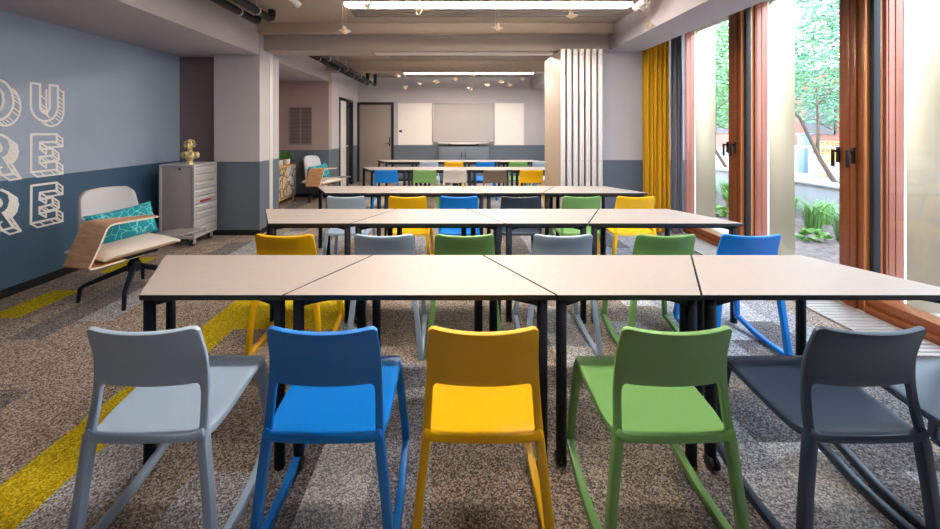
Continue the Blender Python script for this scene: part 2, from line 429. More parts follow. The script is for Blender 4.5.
# ------------------------------------------------------------------ windows
POST = [1.81, 3.10, 4.385, 5.67, 6.96, 8.25, 9.54]
ZH = ZC
for k, yp in enumerate(POST):
    ya = (POST[k-1]+.10) if k else .62
    w = thing('window_%d' % (k+1), 'tall fixed window number %d along the garden side in brown frame' % (k+1), 'window', (XR, yp, 0)); w['kind'] = 'structure'
    y0 = ya-yp                                    # local near end
    f = BM()
    for q in range(4):                            # two stiles of two profiles each
        a = -.10+q*.05
        box(f, -.05 if q in (1, 2) else -.035, .10, a, a+.047, 0, ZH)
    box(f, -.01, .10, -.10, .10, 0, ZH)
    obj('frame_post', f, M['bronze'], w, bevel=.004)
    obj('trim_strip', boxes((-.045, .10, -.116, -.102, 0, ZH)), M['gold'], w, bevel=.003)
    obj('gasket', boxes((-.015, .04, -.150, -.120, .13, ZH)), M['rubber'], w, bevel=.003)
    obj('bottom_rail', boxes((-.06, .12, y0, -.122, 0, .055), (-.03, .12, y0, -.122, .055, .13)), M['bronze'], w, bevel=.005)
    obj('pane', boxes((.035, .045, y0, -.150, .13, ZH)), M['glass'], w)
    obj('fin_edge', boxes((.10, .235, -.135, -.02, -.05, ZH+.2), (.115, .125, -.140, -.135, -.05, ZH+.2), (.17, .18, -.140, -.135, -.05, ZH+.2)), M['copper'], w, bevel=.002)
    obj('fin', boxes((.235, .255, -.137, -.02, -.05, ZH+.2)), M['white_paint'], w)
    obj('fin_panel', boxes((.255, .55, -.13, -.02, -.05, ZH+.2)), M['champagne'], w, bevel=.004)
    for yy in (-.035, .085):
        h = BM(); box(h, -.062, -.05, yy-.014, yy+.014, 1.17, 1.30)
        tube(h, [(-.055, yy, 1.265), (-.10, yy, 1.265)], .011, 8)
        bar(h, [(-.10, yy, 1.28), (-.10, yy, 1.135)], (.012, .007), (0, 1, 0))
        obj('handle', h, M['black'], w, bevel=.003)
bm = boxes((XR-.02, XR+.1, POST[-1]+.1, YF+.1, 0, ZC)); struct('wall_far_right', bm, M['wall'], 'wall end beside the last window', 'wall')

bm = BM(); two_tone(bm, XR-.02, XR+.1, YB, .62, ZC)  # unseen solid stretch, added to keep side daylight off the chair backs
struct('wall_daylight_block', bm, [M['wall'], M['dado']], 'unseen solid wall piece added to block daylight from behind the viewer', 'wall')
# floor trench grille along the glass
bm = boxes((2.86, 3.22, .0, 5.38, .0, .008))
y = .01
for xx in (2.86, 3.205): box(bm, xx, xx+.015, .0, 5.38, .008, .014)
while y < 5.36:
    box(bm, 2.875, 3.205, y, y+.018, .008, .013); y += .045
tag(obj('floor_grille', bm, M['grille']), 'pale slatted heating grille in the floor along the windows', 'floor grille')

# ------------------------------------------------------------------ curtains
def curtain(name, xa, xb, y, z0, z1, waves, amp, m, label):
    bm = BM(); n = waves*12; cols = []
    for i in range(n+1):
        t = i/n
        col = []
        for j in range(7):
            s = j/6
            a = amp*(.8+.25*math.sin(t*9+2*s))
            col.append(bm.verts.new((xa+(xb-xa)*t+.006*math.sin(5*s+t*20), y+a*math.sin(2*PI*waves*t+.3*math.sin(3*s)), z0+(z1-z0)*s)))
        cols.append(col)
    for a, b in zip(cols, cols[1:]):
        for j in range(6): bm.faces.new((a[j], b[j], b[j+1], a[j+1]))
    o = obj(name, bm, M[m], solid=.004)
    return tag(o, label, 'curtain')
curtain('curtain', 2.66, 3.01, 5.27, .02, ZC-.02, 6, .05, 'curtain_y', 'mustard yellow curtain hanging beside the window glass')
curtain('curtain', 3.02, 3.14, 5.20, .02, ZC-.02, 3, .045, 'curtain_g', 'narrow grey curtain bunched next to the yellow one')

# ------------------------------------------------------------------ folding partition
pt = thing('folding_partition', 'folded stack of beige partition panels with pale metal edges', 'room divider', (1.42, 4.98, 0))
for i in range(7):
    xa = i*.082
    p = obj('panel', boxes((xa+.006, xa+.054, .02, .90, .02, 2.50)), M['panel'], pt, bevel=.003)
    e = boxes((xa+.003, xa+.021, -.006, .02, .02, 2.505), (xa+.039, xa+.057, -.006, .02, .02, 2.505), (xa+.021, xa+.039, .006, .02, .02, 2.505)) if i % 1 == 0 else None
    obj('edge_profile', e, M['alu_light'], p, bevel=.002)
    obj('seal', boxes((xa+.054, xa+.084, .06, .85, .03, 2.48)), M['rubber'], p)
    h = BM()
    for zz in (.06, 1.02, 2.42): box(h, xa+.015, xa+.051, -.012, -.004, zz, zz+.022)
    obj('hinge', h, M['alu'], p)
    t = BM(); tube(t, [(xa+.033, .45, 2.50), (xa+.033, .45, 2.53)], .012, 8)
    obj('hanger', t, M['rubber'], p)

# ------------------------------------------------------------------ ceiling lights, pipes, vents
for k, (yl, lb) in enumerate(((3.87, 'warm linear ceiling light above the second row of desks'), (6.22, 'linear ceiling light hidden behind the main cross beam'),
                   (8.57, 'warm linear ceiling light in the far ceiling bay'), (1.55, 'linear ceiling light above the front desks'))):
    L = thing('ceiling_light', lb, 'ceiling light', (.36, yl, 2.70), 0, 'linear ceiling lights')
    obj('housing', boxes((-1.47, 1.47, -.028, .028, .0405, .075)), M['slat'], L, bevel=.003)
    obj('diffuser', boxes((-1.465, 1.465, -.026, .026, .012, .040)), M['led'], L)
    sl = BM()
    for q in range(5): box(sl, -1.46, 1.47, .085+q*.072, .112+q*.072, .008, .035)
    box(sl, -1.47, -1.44, .035, .40, .055, .075); box(sl, 1.44, 1.47, .035, .40, .055, .075); box(sl, -.02, .02, .035, .4, .055, .075)
    obj('reflector_slats', sl, M['slat'], L, bevel=.003)
    for xx in (-1.3, 0, 1.3):
        hg = BM(); tube(hg, [(xx, 0, .075), (xx, 0, .18)], .006, 6); obj('hanger', hg, M['alu'], L)

def pipe(x, y0, y1, z, r, label):
    bm = BM()
    tube(bm, [(x, y0, z), (x, y1-.06, z), (x, y1-.018, z+.02), (x, y1, z+.06), (x, y1, ZC)], r, 14)
    p = obj('ceiling_pipe', bm, M['black_plastic']); tag(p, label, 'pipe', 'black pipes under the ceiling')
    y = y0+.5
    while y < y1-.25:
        b = BM(); tube(b, [(x, y-.012, z), (x, y+.012, z)], r+.006, 14); tube(b, [(x, y, z), (x, y, ZC)], .006, 6); y += 1.05
        obj('clamp', b, M['alu'], p)
pipe(-2.38, YB, 4.62, 2.755, .042, 'black ceiling pipe nearer the bulkhead, front bay')
pipe(-2.18, YB, 4.55, 2.765, .042, 'black ceiling pipe nearer the light strip, front bay')
pipe(-2.20, 5.67, 9.75, 2.60, .042, 'black ceiling pipe nearer the bulkhead, far bay')
pipe(-2.04, 5.67, 9.9, 2.60, .042, 'black ceiling pipe nearer the light strip, far bay')
# spot lights
def spot(x, y, label):
    t = thing('spotlight', label, 'spotlight', (x, y, ZC), R.random()*6, 'small ceiling spotlights')
    b = BM(); tube(b, [(0, 0, 0), (0, 0, -.12)], .008, 8); obj('stem', b, M['alu'], t)
    b = BM(); tube(b, [(0, -.05, -.10), (0, .06, -.16)], [.03, .036], 14); obj('lamp_head', b, M['white_paint'], t, bevel=.004)
spot(-1.62, 3.85, 'small white spotlight beside the end of the black pipes')
spot(1.95, 3.95, 'small white spotlight at the window end of the light strip')

# vent in the niche
v = thing('wall_vent', 'large slatted vent grille on the recess wall', 'vent', (-3.245, 8.05, 1.11), 0)
obj('backing', boxes((-.24, .24, -.008, 0, 0, .81)), M['vent_dark'], v)
obj('frame', boxes((-.25, -.225, -.02, 0, 0, .81), (.225, .25, -.02, 0, 0, .81), (-.225, .225, -.02, 0, 0, .025), (-.225, .225, -.02, 0, .785, .81), (-.01, .01, -.02, 0, .025, .785)), M['vent'], v)
s = BM()
for q in range(26): box(s, -.225, .225, -.016, -.008, .03+q*.029, .044+q*.029)
obj('slats', s, M['vent'], v)

# ------------------------------------------------------------------ boards on the far wall
def board(x0, x1, label):
    w = thing('whiteboard', label, 'whiteboard', ((x0+x1)/2, YF, 1.0), 0, 'whiteboard wings')
    h = (x1-x0)/2
    obj('writing_surface', boxes((-h+.012, h-.012, -.03, 0, .012, 1.16)), M['whiteboard'], w)
    obj('frame', boxes((-h, -h+.012, -.034, 0, 0, 1.172), (h-.012, h, -.034, 0, 0, 1.172), (-h, h, -.034, 0, 0, .012), (-h, h, -.034, 0, 1.16, 1.172)), M['alu'], w)
    return w
b1 = board(-1.53, -.57, 'white board wing on the door side of the screen')
obj('latch', boxes((-.44, -.36, -.05, -.03, .36, .42)), M['black'], b1, bevel=.005)
board(1.15, 1.97, 'white board wing on the window side of the screen')
sc = thing('display_screen', 'grey wall-mounted screen between the two white boards', 'screen', (.29, YF, 1.08), 0)
obj('screen_surface', boxes((-.82, .82, -.09, -.02, .05, 1.05)), M['screen'], sc)
obj('frame', boxes((-.86, -.82, -.10, 0, .01, 1.09), (.82, .86, -.10, 0, .01, 1.09), (-.82, .82, -.10, 0, 1.05, 1.09), (-.82, .82, -.10, 0, .01, .05)), M['cart_side'], sc, bevel=.006)
obj('tray', boxes((-.7, .7, -.17, -.02, -.03, .0), (-.35, .35, -.19, -.1, -.05, -.03)), M['alu_light'], sc, bevel=.006)
obj('speaker_bar', boxes((-.42, .42, -.13, -.05, -.085, -.052)), M['black'], sc, bevel=.006)
cb = thing('cabinet', 'low grey cabinet under the wall screen', 'cabinet', (.28, 10.3, 0), 0)
obj('body', boxes((-.68, .68, -.2, .18, .06, .97)), M['dado'], cb, bevel=.006)
for xx in (-.66, .01): 
    dd = obj('door', boxes((xx, xx+.65, -.22, -.2, .08, .95)), M['dado'], cb, bevel=.003)
    obj('handle', boxes((xx+(.6 if xx < 0 else .03), xx+(.62 if xx < 0 else .05), -.235, -.22, .7, .82)), M['black'], dd)
obj('plinth', boxes((-.66, .66, -.18, .18, 0, .06)), M['black'], cb)

# ------------------------------------------------------------------ lettering on the left wall
NS = [0]
def stroke(bm, p, q, w=.014):
    NS[0] = (NS[0]+1) % 160; hz = .002+NS[0]*.00003     # every line at its own tiny height
    # raised chalk line on the wall plane: u -> +Y, v -> +Z
    (a, b), (c, d) = p, q
    L = math.hypot(c-a, d-b)
    if L < 1e-4: return
    nx, ny = -(d-b)/L*w/2, (c-a)/L*w/2
    ex, ey = (c-a)/L*w*.35, (d-b)/L*w*.35
    pts = [(a-ex+nx, b-ey+ny), (a-ex-nx, b-ey-ny), (c+ex-nx, d+ey-ny), (c+ex+nx, d+ey+ny)]
    lo = [bm.verts.new((.0005, u, v)) for u, v in pts]; hi = [bm.verts.new((hz, u, v)) for u, v in pts]
    bm.faces.new(hi); bm.faces.new(lo[::-1])
    for i in range(4): bm.faces.new((lo[i], lo[(i+1) % 4], hi[(i+1) % 4], hi[i]))

def arc(cx, cy, rx, ry, a0, a1, n=14):
    return [(cx+rx*math.cos(math.radians(a0+(a1-a0)*i/n)), cy+ry*math.sin(math.radians(a0+(a1-a0)*i/n))) for i in range(n+1)]
# outlines (counter-clockwise for outer, clockwise for holes) on a unit box
GL = {
 'E': [[(0, 0), (.95, 0), (.95, .22), (.32, .22), (.32, .40), (.8, .40), (.8, .60), (.32, .60), (.32, .78), (.95, .78), (.95, 1), (0, 1)]],
 'H': [[(0, 0), (.32, 0), (.32, .4), (.66, .4), (.66, 0), (.98, 0), (.98, 1), (.66, 1), (.66, .6), (.32, .6), (.32, 1), (0, 1)]],
 'U': [[(0, 1), (0, .42)]+arc(.5, .42, .5, .42, 180, 360)+[(1, 1), (.68, 1), (.68, .42)]+arc(.5, .42, .18, .2, 360, 180)+[(.32, 1)]],
 'O': [arc(.5, .5, .5, .5, 0, 360, 30)[:-1], arc(.5, .5, .19, .27, 360, 0, 24)[:-1]],
 'R': [[(0, 0), (.32, 0), (.32, .34), (.40, .34), (.66, 0), (1.02, 0), (.68, .42)]+arc(.55, .70, .36, .30, -60, 90, 10)+[(0, 1)],
       [(.32, .56), (.32, .80)]+arc(.5, .68, .12, .12, 90, -90, 8)],
 'A': [[(0, 0), (.32, 0), (.38, .2), (.64, .2), (.70, 0), (1.02, 0), (.68, 1), (.34, 1)], [(.44, .4), (.51, .68), (.58, .4)]],
 'Y': [[(.34, 0), (.66, 0), (.66, .4), (1, 1), (.66, 1), (.5, .66), (.34, 1), (0, 1), (.34, .4)]],
}
def letter(ch, u, v, parent, w=.235, h=.345, ex=(.055, -.048)):
    bm = BM(); rr = random.Random(hash(ch) % 7+int(u*100))
    jit = lambda: rr.uniform(-.004, .004)
    for poly in GL[ch]:
        P = [(u+x*w+jit()*(len(poly) < 20), v+y*h+jit()*(len(poly) < 20)) for x, y in poly]
        n = len(P)
        for i in range(n):
            a, b = P[i], P[(i+1) % n]
            stroke(bm, a, b, .020)
            nx, ny = (b[1]-a[1]), -(b[0]-a[0])          # outward normal of a CCW outline
            if nx*ex[0]+ny*ex[1] > 1e-6:
                a2, b2 = (a[0]+ex[0], a[1]+ex[1]), (b[0]+ex[0], b[1]+ex[1])
                L = math.hypot(nx, ny)
                k = .55 if poly is not GL[ch][0] else 1.0
                if k == 1.0: stroke(bm, a2, b2, .016)
                if len(poly) < 20 and L > .02 and k == 1: stroke(bm, a, a2, .015); stroke(bm, b, b2, .015)
                m = max(1, int(L/.04))
                for q in range(m):
                    t = (q+.5)/m; s0 = rr.uniform(.0, .35); s1 = rr.uniform(.7, 1.)*k
                    c = (a[0]+(b[0]-a[0])*t, a[1]+(b[1]-a[1])*t)
                    if rr.random() < .75:
                        stroke(bm, (c[0]+ex[0]*s0, c[1]+ex[1]*s0), (c[0]+ex[0]*s1, c[1]+ex[1]*s1), .009)
    obj('letter', bm, M['chalk'], parent)
wl = thing('wall_lettering', 'white hand-drawn block lettering YOU ARE HERE on the blue wall', 'lettering', (XL, 0, 0))
UE = 3.455
for txt, v in (('YOU', 1.525), ('ARE', 1.055), ('HERE', .585)):
    for i, ch in enumerate(reversed(txt)):
        letter(ch, UE-i*.375, v, wl)

# ------------------------------------------------------------------ tables
TD, TL, TS, TH = .508, 1.155, .606, .75
GROW = ['front row', 'second row', 'third row', 'fourth row', 'fifth row']
def make_table(name, label, group):
    t = thing(name, label, 'table', (0, 0, 0), 0, group)
    hl, hs, hd = TL/2-.002, TS/2-.002, TD/2
    bm = BM(); prism(bm, [(-hs, -hd), (hs, -hd), (hl, hd), (-hl, hd)], TH-.024, TH, 0, 1, 1)
    top = obj('tabletop', bm, [M['laminate'], M['black_plastic']], t)
    bv = top.modifiers.new('b', 'BEVEL'); bv.width = .0035; bv.segments = 2; bv.limit_method = 'ANGLE'; apply_mods(top)
    i = .030
    c = [(-hs+.022, -hd+i), (hs-.022, -hd+i), (hl-i*1.75, hd-i), (-hl+i*1.75, hd-i)]
    bm = BM()
    for k in range(4):
        a, b = [(q[0]*.90, q[1]*.62) for q in (c[k], c[(k+1) % 4])]
        bar(bm, [(a[0], a[1], TH-.044), (b[0], b[1], TH-.044)], (.012, .019), (0, 0, 1) if False else (-(b[1]-a[1]), b[0]-a[0], 0))
    obj('frame_rail', bm, M['leg_metal'], t, bevel=.003)
    cen = Vector((0, 0, 0))
    for k, (x, y) in enumerate(c):
        bm = BM()
        tube(bm, [(x, y, .055 if k in (0, 2) else .012), (x, y, TH-.026)], .0225, 18)
        d = Vector((-x, -y*.35, 0)).normalized()
        sd = Vector((-d.y, d.x, 0))
        bar(bm, [Vector((x, y, TH-.044)), Vector((x, y, TH-.038))+d*.06, Vector((x, y, TH-.031))+d*.15], [(.012, .016), (.012, .011), (.010, .006)], sd)
        lg = obj('leg', bm, M['leg_metal'], t)
        bm = BM()
        if k in (0, 2):
            for s in (-.013, .013):
                tube(bm, [(x+s-.008, y+.012, .027), (x+s+.008, y+.012, .027)], .027, 16)
            tube(bm, [(x, y, .03), (x, y, .06)], .012, 8)
            obj('caster', bm, M['black_plastic'], lg, bevel=.003)
        else:
            lathe(bm, [(.0225, 0), (.024, .003), (.024, .014), (.0225, .018)], 16, (x, y, 0))
            obj('foot_cap', bm, M['black_plastic'], lg)
    return t
ordn = ['first', 'second', 'third', 'fourth']
t0 = make_table('desk_table', '', 'trapezoid desks in rows')
first = True
for r, (yn, xc) in enumerate(((1.594, -1.024), (2.805, -1.070), (4.135, -1.095), (6.47, -1.115), (8.06, -1.145))):
    for k in range(4):
        lb = '%s trapezoid table from the lettered-wall end of the %s of tables' % (ordn[k], GROW[r])
        loc = (xc+k*.884, yn+TD/2, 0); rz = PI*(k % 2)
        if first: t0.location = loc; t0['label'] = lb; first = False
        else: dup(t0, loc, rz, lb)

# ------------------------------------------------------------------ chairs
def make_chair(color):
    m = M['ch_'+color]
    t = thing('plastic_chair', '', 'chair', (0, 0, 0), 0, 'moulded plastic chairs')
    ZT = .79
    def hw(z): return .184+(.79-z)*.055 if z > .42 else .2045+(.42-z)*.085   # half width of the frame
    def yb(z):                                                            # rear face line
        s = (z-.40)/.39
        return -.202+.037*math.sin(PI*min(1, max(0, s)))*.8-.012*max(0, s-.7)/.3
    def P(u, z):
        w = hw(z); s = max(0, min(1, (z-.45)/.3))
        return (u*w, yb(z)-.030*(1-u*u)*s+.004, z)
    ztop = lambda u: ZT-.010*(1-u*u)+.004*abs(u)**6
    # backrest with its two side posts
    bm = BM(); uo, ui, n = .865, .79, 8
    us = [-uo+(2*uo)*i/24 for i in range(25)]
    def zb(u):
        a = abs(u)
        if a <= ui: return .572+.006*(a/ui)**2
        q = (a-ui)/(uo-ui); return .578-.022*(1-math.sqrt(max(0, 1-q*q)))
    us = sorted(set([round(x, 5) for x in us]+[s*(ui+(uo-ui)*q) for s in (-1, 1) for q in (.3, .6, .8, .93)]))
    cols = [[bm.verts.new(P(u, zb(u)+(ztop(u)-zb(u))*j/n)) for j in range(n+1)] for u in us]
    for a, b in zip(cols, cols[1:]):
        for j in range(n): bm.faces.new((a[j], b[j], b[j+1], a[j+1]))
    low = [.375, .41, .445, .48, .52]
    for s in (-1, 1):
        zs = low+[zb(uo)+(ztop(uo)-zb(uo))*j/n for j in range(n+1)]
        st = []
        for q in range(4):
            u = s*(uo+(1-uo)*q/3)
            lift = -.014*(q/3)**4
            st.append([bm.verts.new(P(u, z if z < .7 else z+(lift*((z-.7)/.09)))) for z in zs])
        for a, b in zip(st, st[1:]):
            for j in range(len(zs)-1):
                bm.faces.new((a[j], b[j], b[j+1], a[j+1]) if s > 0 else (a[j], a[j+1], b[j+1], b[j]))
    bmesh.ops.remove_doubles(bm, verts=bm.verts[:], dist=.0006)
    bmesh.ops.recalc_face_normals(bm, faces=bm.faces[:])
    obj('backrest', bm, m, t, solid=.017, off=0, bevel=.005, seg=2)
    # seat
    bm = BM(); nx, ny = 16, 14; g = []
    for j in range(ny+1):
        v = j/ny; y = -.204+.412*v; row = []
        for i in range(nx+1):
            u = -1+2*i/nx; w = .192+.0175*min(1, v*4)
            if v > .93: w -= .012*((v-.93)/.07)**2
            z = .410+.046*v-.012*(1-u*u)*math.sin(PI*min(1, v*1.15))
            if v < .16: z += ((.16-v)/.16)**2*(.014+.022*abs(u)**12)
            if v > .86: z -= .012*((v-.86)/.14)**2
            row.append(bm.verts.new((u*w, y-.006*(1-u*u)*(v < .05), z)))
        g.append(row)
    for a, b in zip(g, g[1:]):
        for i in range(nx): bm.faces.new((a[i], a[i+1], b[i+1], b[i]))
    obj('seat', bm, m, t, solid=.026, off=-1, bevel=.006, seg=2)
    # legs and runners
    for s in (-1, 1):
        yr = -.183
        bm = BM()
        bar(bm, [(s*(hw(.43)*.93), yr-.008, .43), (s*(hw(.38)-.015), yr-.012, .385), (s*(.212), -.202, .22), (s*.232, -.214, .008)],
            [(.0145, .012), (.016, .017), (.0155, .0165), (.0155, .019)])
        obj('leg', bm, m, t, bevel=.005)
        bm = BM()
        bar(bm, [(s*.190, .180, .436), (s*.196, .190, .40), (s*.215, .205, .20), (s*.226, .220, .065)],
            [(.0145, .017), (.0155, .019), (.0155, .015), (.0155, .0165)])
        obj('leg', bm, m, t, bevel=.005)
        bm = BM()
        bar(bm, [(s*.232, -.222, .015), (s*.233, -.05, .015), (s*.232, .04, .022), (s*.226, .222, .068)],
            [(.0155, .015), (.0155, .0155), (.0155, .016), (.0155, .015)])
        obj('runner', bm, m, t, bevel=.005)
    return t
CN = {'grey': 'grey-blue', 'blue': 'bright blue', 'yellow': 'yellow', 'green': 'green', 'dark': 'dark charcoal', 'stone': 'pale stone-grey', 'brown': 'brown-grey'}
CH = [
 (1.475, [('grey', -1.04), ('blue', -.437), ('yellow', .102), ('green', .747), ('dark', 1.396), ('dark', 1.93)]),
 (2.59, [('yellow', -1.06), ('grey', -.435), ('green', .073), ('grey', .692), ('green', 1.343), ('blue', 1.88)]),
 (3.935, [('grey', -1.06), ('yellow', -.446), ('blue', .06), ('dark', .66), ('green', 1.27), ('yellow', 1.806)]),
 (6.33, [('blue', -1.084), ('green', -.456), ('stone', .03), ('brown', .684), ('yellow', 1.27)]),
 (7.88, [('grey', -.49), ('yellow', .02), ('blue', .66), ('green', 1.32), ('grey', 1.80)]),
]
protos = {}
for r, (yc, lst) in enumerate(CH):
    for i, (c, x) in enumerate(lst):
        nb = []
        if i: nb.append(CN[lst[i-1][0]])
        if i < len(lst)-1: nb.append(CN[lst[i+1][0]])
        if [q[0] for q in lst].count(c) == 1:
            lb = 'only %s plastic chair in the %s, pulled up to the tables' % (CN[c], GROW[r])
        elif len(nb) == 2:
            lb = '%s plastic chair in the %s between the %s and the %s ones' % (CN[c], GROW[r], nb[0], nb[1])
        else:
            lb = '%s plastic chair at the %s end of the %s' % (CN[c], 'lettered-wall' if i == 0 else 'window', GROW[r])
        rz = R.uniform(-.015, .015)
        if c not in protos:
            protos[c] = make_chair(c); o = protos[c]; o.location = (x, yc, 0); o.rotation_euler = (0, 0, rz); o['label'] = lb
        else: dup(protos[c], (x, yc, 0), rz, lb)

# ------------------------------------------------------------------ lounge chair
def fsz(f, s, z): return (f, s, z)          # local x = facing, local y = towards the tablet side
def lounge(label):
    t = thing('lounge_chair', label, 'armchair')
    # plywood loop arm: profile in (s, z) swept along f
    prof = [(.44, .655), (.30, .660), (.12, .668), (.075, .663), (.05, .640), (.0, .515), (-.055, .385), (-.066, .362), (-.055, .348), (-.03, .343), (.15, .345), (.32, .348)]
    def wd(s, z): return (-.34 if z < .60 else -.34+.20*max(0, (s-.05)/.39))
    bm = BM(); A = []; B = []
    for s, z in prof:
        A.append(bm.verts.new((0.0, s, z))); B.append(bm.verts.new((wd(s, z), s-.0*(z < .6), z-.02*(z < .4 and s < .1))))
    for i in range(len(prof)-1): bm.faces.new((A[i], A[i+1], B[i+1], B[i]))
    o = obj('shell_arm', bm, [M['ply'], M['ply_edge']], t, solid=.014, off=0)
    for p in o.data.polygons:
        if abs(p.normal.x) > .8 and p.area < .01: p.material_index = 1
    # seat shell + pad
    bm = BM(); box(bm, -.52, .0, .03, .60, .372, .388)
    obj('seat_shell', bm, M['ply'], t, bevel=.006)
    bm = BM(); g = []
    for j in range(9):
        v = j/8; row = []
        for i in range(11):
            u = i/10; h = min(1, min(u, 1-u)*9, min(v, 1-v)*9+.1)**.5
            row.append(bm.verts.new((-.52+.535*v, .02+.60*u, (.388+.040*h-.012*v))))
        g.append(row)
    for a, b in zip(g, g[1:]):
        for i in range(10): bm.faces.new((a[i], a[i+1], b[i+1], b[i]))
    obj('seat_pad', bm, M['cushion'], t, solid=.022, off=-1, bevel=.008)
    # back shield
    bm = BM(); g = []
    nz, ns = 14, 12
    for j in range(nz+1):
        v = j/nz; z = .37+.53*v
        half = .265-.055*v
        if v > .86: half -= .05*((v-.86)/.14)**2.5
        row = []
        for i in range(ns+1):
            u = -1+2*i/ns
            row.append(bm.verts.new((-.49-.13*v+.05*u*u, .350+half*u, z-.012*abs(u)**3*(v > .9))))
        g.append(row)
    for a, b in zip(g, g[1:]):
        for i in range(ns): bm.faces.new((a[i], a[i+1], b[i+1], b[i]))
    bmesh.ops.recalc_face_normals(bm, faces=bm.faces[:])
    bk = BM(); 
    me = bpy.data.meshes.new('tmp'); bm.to_mesh(me); bk.from_mesh(me)
    bmesh.ops.translate(bk, verts=bk.verts[:], vec=(-.022, 0, 0))
    bmesh.ops.scale(bk, verts=bk.verts[:], vec=(1, 1.0, 1.0))
    obj('back_pad', bm, M['cushion_grey'], t, solid=.03, off=0, bevel=.010)
    obj('back_shell', bk, M['ply'], t, solid=.012, off=0, bevel=.004)
    # writing tablet on the far side, on an arm
    bm = BM(); prism(bm, [(-.30, .60), (-.05, .56), (.02, .62), (.035, .86), (.0, .90), (-.14, .86), (-.30, .72)], .425, .440)
    tb = obj('tablet', bm, M['tablet'], t, bevel=.004)
    bm = BM(); tube(bm, [(-.20, .35, .36), (-.20, .55, .36), (-.16, .66, .38), (-.15, .70, .425)], .012, 10)
    obj('tablet_arm', bm, M['alu'], tb)
    # base
    bx, by = -.10, .30
    bm = BM(); tube(bm, [(bx, by, .22), (bx, by, .375)], .034, 16); lathe(bm, [(.045, .20), (.05, .22), (.05, .27), (.036, .29)], 18, (bx, by, 0))
    box(bm, bx-.12, bx+.12, by-.12, by+.12, .352, .372)
    obj('pedestal', bm, M['leg_metal'], t, bevel=.004)
    for k in range(4):
        a = math.radians(-40+90*k)
        dx, dy = math.cos(a), math.sin(a)
        bm = BM()
        bar(bm, [(bx+dx*.02, by+dy*.02, .245), (bx+dx*.33, by+dy*.33, .135), (bx+dx*.352, by+dy*.352, .115), (bx+dx*.365, by+dy*.365, .0)],
            [(.022, .022), (.016, .015), (.015, .014), (.012, .012)], (-dy, dx, 0))
        obj('leg', bm, M['leg_metal'], t, bevel=.004)
    return t
def cushion(label, w=.54, h=.31, th=.085):
    bm = BM(); n, k = 20, 14
    for sg in (1, -1):
        g = []
        for j in range(k+1):
            v = -1+2*j/k; row = []
            for i in range(n+1):
                u = -1+2*i/n
                b = max(0, (1-u**4)*(1-v**4))**.55
                px, pz = u*(w/2)*(1-.05*(1-abs(v)**2)*abs(u)**3*1.0), v*(h/2)*(1-.09*(1-abs(u)**2)*abs(v)**3)
                row.append(bm.verts.new((px, sg*th*b, pz)))
            g.append(row)
        for a, b in zip(g, g[1:]):
            for i in range(n): bm.faces.new((a[i], a[i+1], b[i+1], b[i]))
    bmesh.ops.remove_doubles(bm, verts=bm.verts[:], dist=.0004)
    o = obj('cushion', bm, M['teal'], smooth=True)
    for p in o.data.polygons: p.use_smooth = True
    return tag(o, label, 'cushion', 'teal cushions on the lounge chairs')
lc = lounge('wooden-shell lounge chair with teal cushion under the wall lettering')
AF = math.atan2(-.34, .94)
P0 = (-2.82, 3.02)
lc.location = (P0[0], P0[1], 0); lc.rotation_euler = (0, 0, AF)
def on_chair(c, root, loc, rot):
    mw = Matrix.Translation(root.location) @ Matrix.Rotation(root.rotation_euler[2], 4, 'Z') @ Matrix.Diagonal((root.scale[0],)*3+(1,))
    c.matrix_world = mw @ Matrix.Translation(loc) @ rot
cu = cushion('long teal cushion with pale line pattern on the chair under the lettering')
rot = Matrix.Rotation(PI/2, 4, 'Z') @ Matrix.Rotation(-.30, 4, 'X') @ Matrix.Rotation(-.07, 4, 'Y')
on_chair(cu, lc, (-.400, .385, .565), rot)
lc2 = dup(lc, (-2.52, 7.28, 0), AF-.02, 'wooden-shell lounge chair with teal cushion in the recess below the vent')
cu2 = cu.copy(); C.objects.link(cu2); cu2['label'] = 'teal cushion on the chair in the recess below the vent'
on_chair(cu2, lc2, (-.400, .385, .565), rot)

# ------------------------------------------------------------------ trolley and bust
ct = thing('metal_trolley', 'aluminium drawer trolley with castors beside the pillar', 'trolley', (-3.385, 4.85, 0))
hx, hy, z0, z1 = .205, .21, .10, .99
obj('body', boxes((-hx+.012, hx-.014, -hy+.004, hy-.004, z0+.02, z1)), M['cart_side'], ct, bevel=.004)
bm = BM()
for sx in (-1, 1):
    for sy in (-1, 1):
        box(bm, sx*hx-.012, sx*hx+.012, sy*hy-.012, sy*hy+.012, z0, z1+.02)
for sy in (-1, 1):
    box(bm, -hx, hx, sy*hy-.010, sy*hy+.010, z0, z0+.035); box(bm, -hx, hx, sy*hy-.012, sy*hy+.012, z1, z1+.022)
for sx in (-1, 1):
    box(bm, sx*hx-.010, sx*hx+.010, -hy, hy, z0, z0+.035); box(bm, sx*hx-.012, sx*hx+.012, -hy, hy, z1, z1+.022)
obj('frame', bm, M['alu'], ct, bevel=.003)
obj('top', boxes((-hx+.01, hx-.01, -hy+.01, hy-.01, z1, z1+.010)), M['alu'], ct)
bm = BM(); lathe(bm, [(.014, -.006), (.014, .006)], 14); bmesh.ops.rotate(bm, cent=(0, 0, 0), matrix=Matrix.Rotation(PI/2, 3, 'X'), verts=bm.verts[:])
bmesh.ops.translate(bm, verts=bm.verts[:], vec=(.03, -hy, .955))
obj('lock', bm, M['black'], ct)
nd = 9
for i in range(nd):
    za = z0+.045+i*(z1-z0-.055)/nd; hgt = (z1-z0-.055)/nd-.012
    dr = obj('drawer', boxes((hx-.016, hx+.008, -hy+.018, hy-.018, za, za+hgt), (hx+.006, hx+.020, -hy+.03, hy-.03, za+hgt*.62, za+hgt*.80)), M['alu'], ct, bevel=.004)
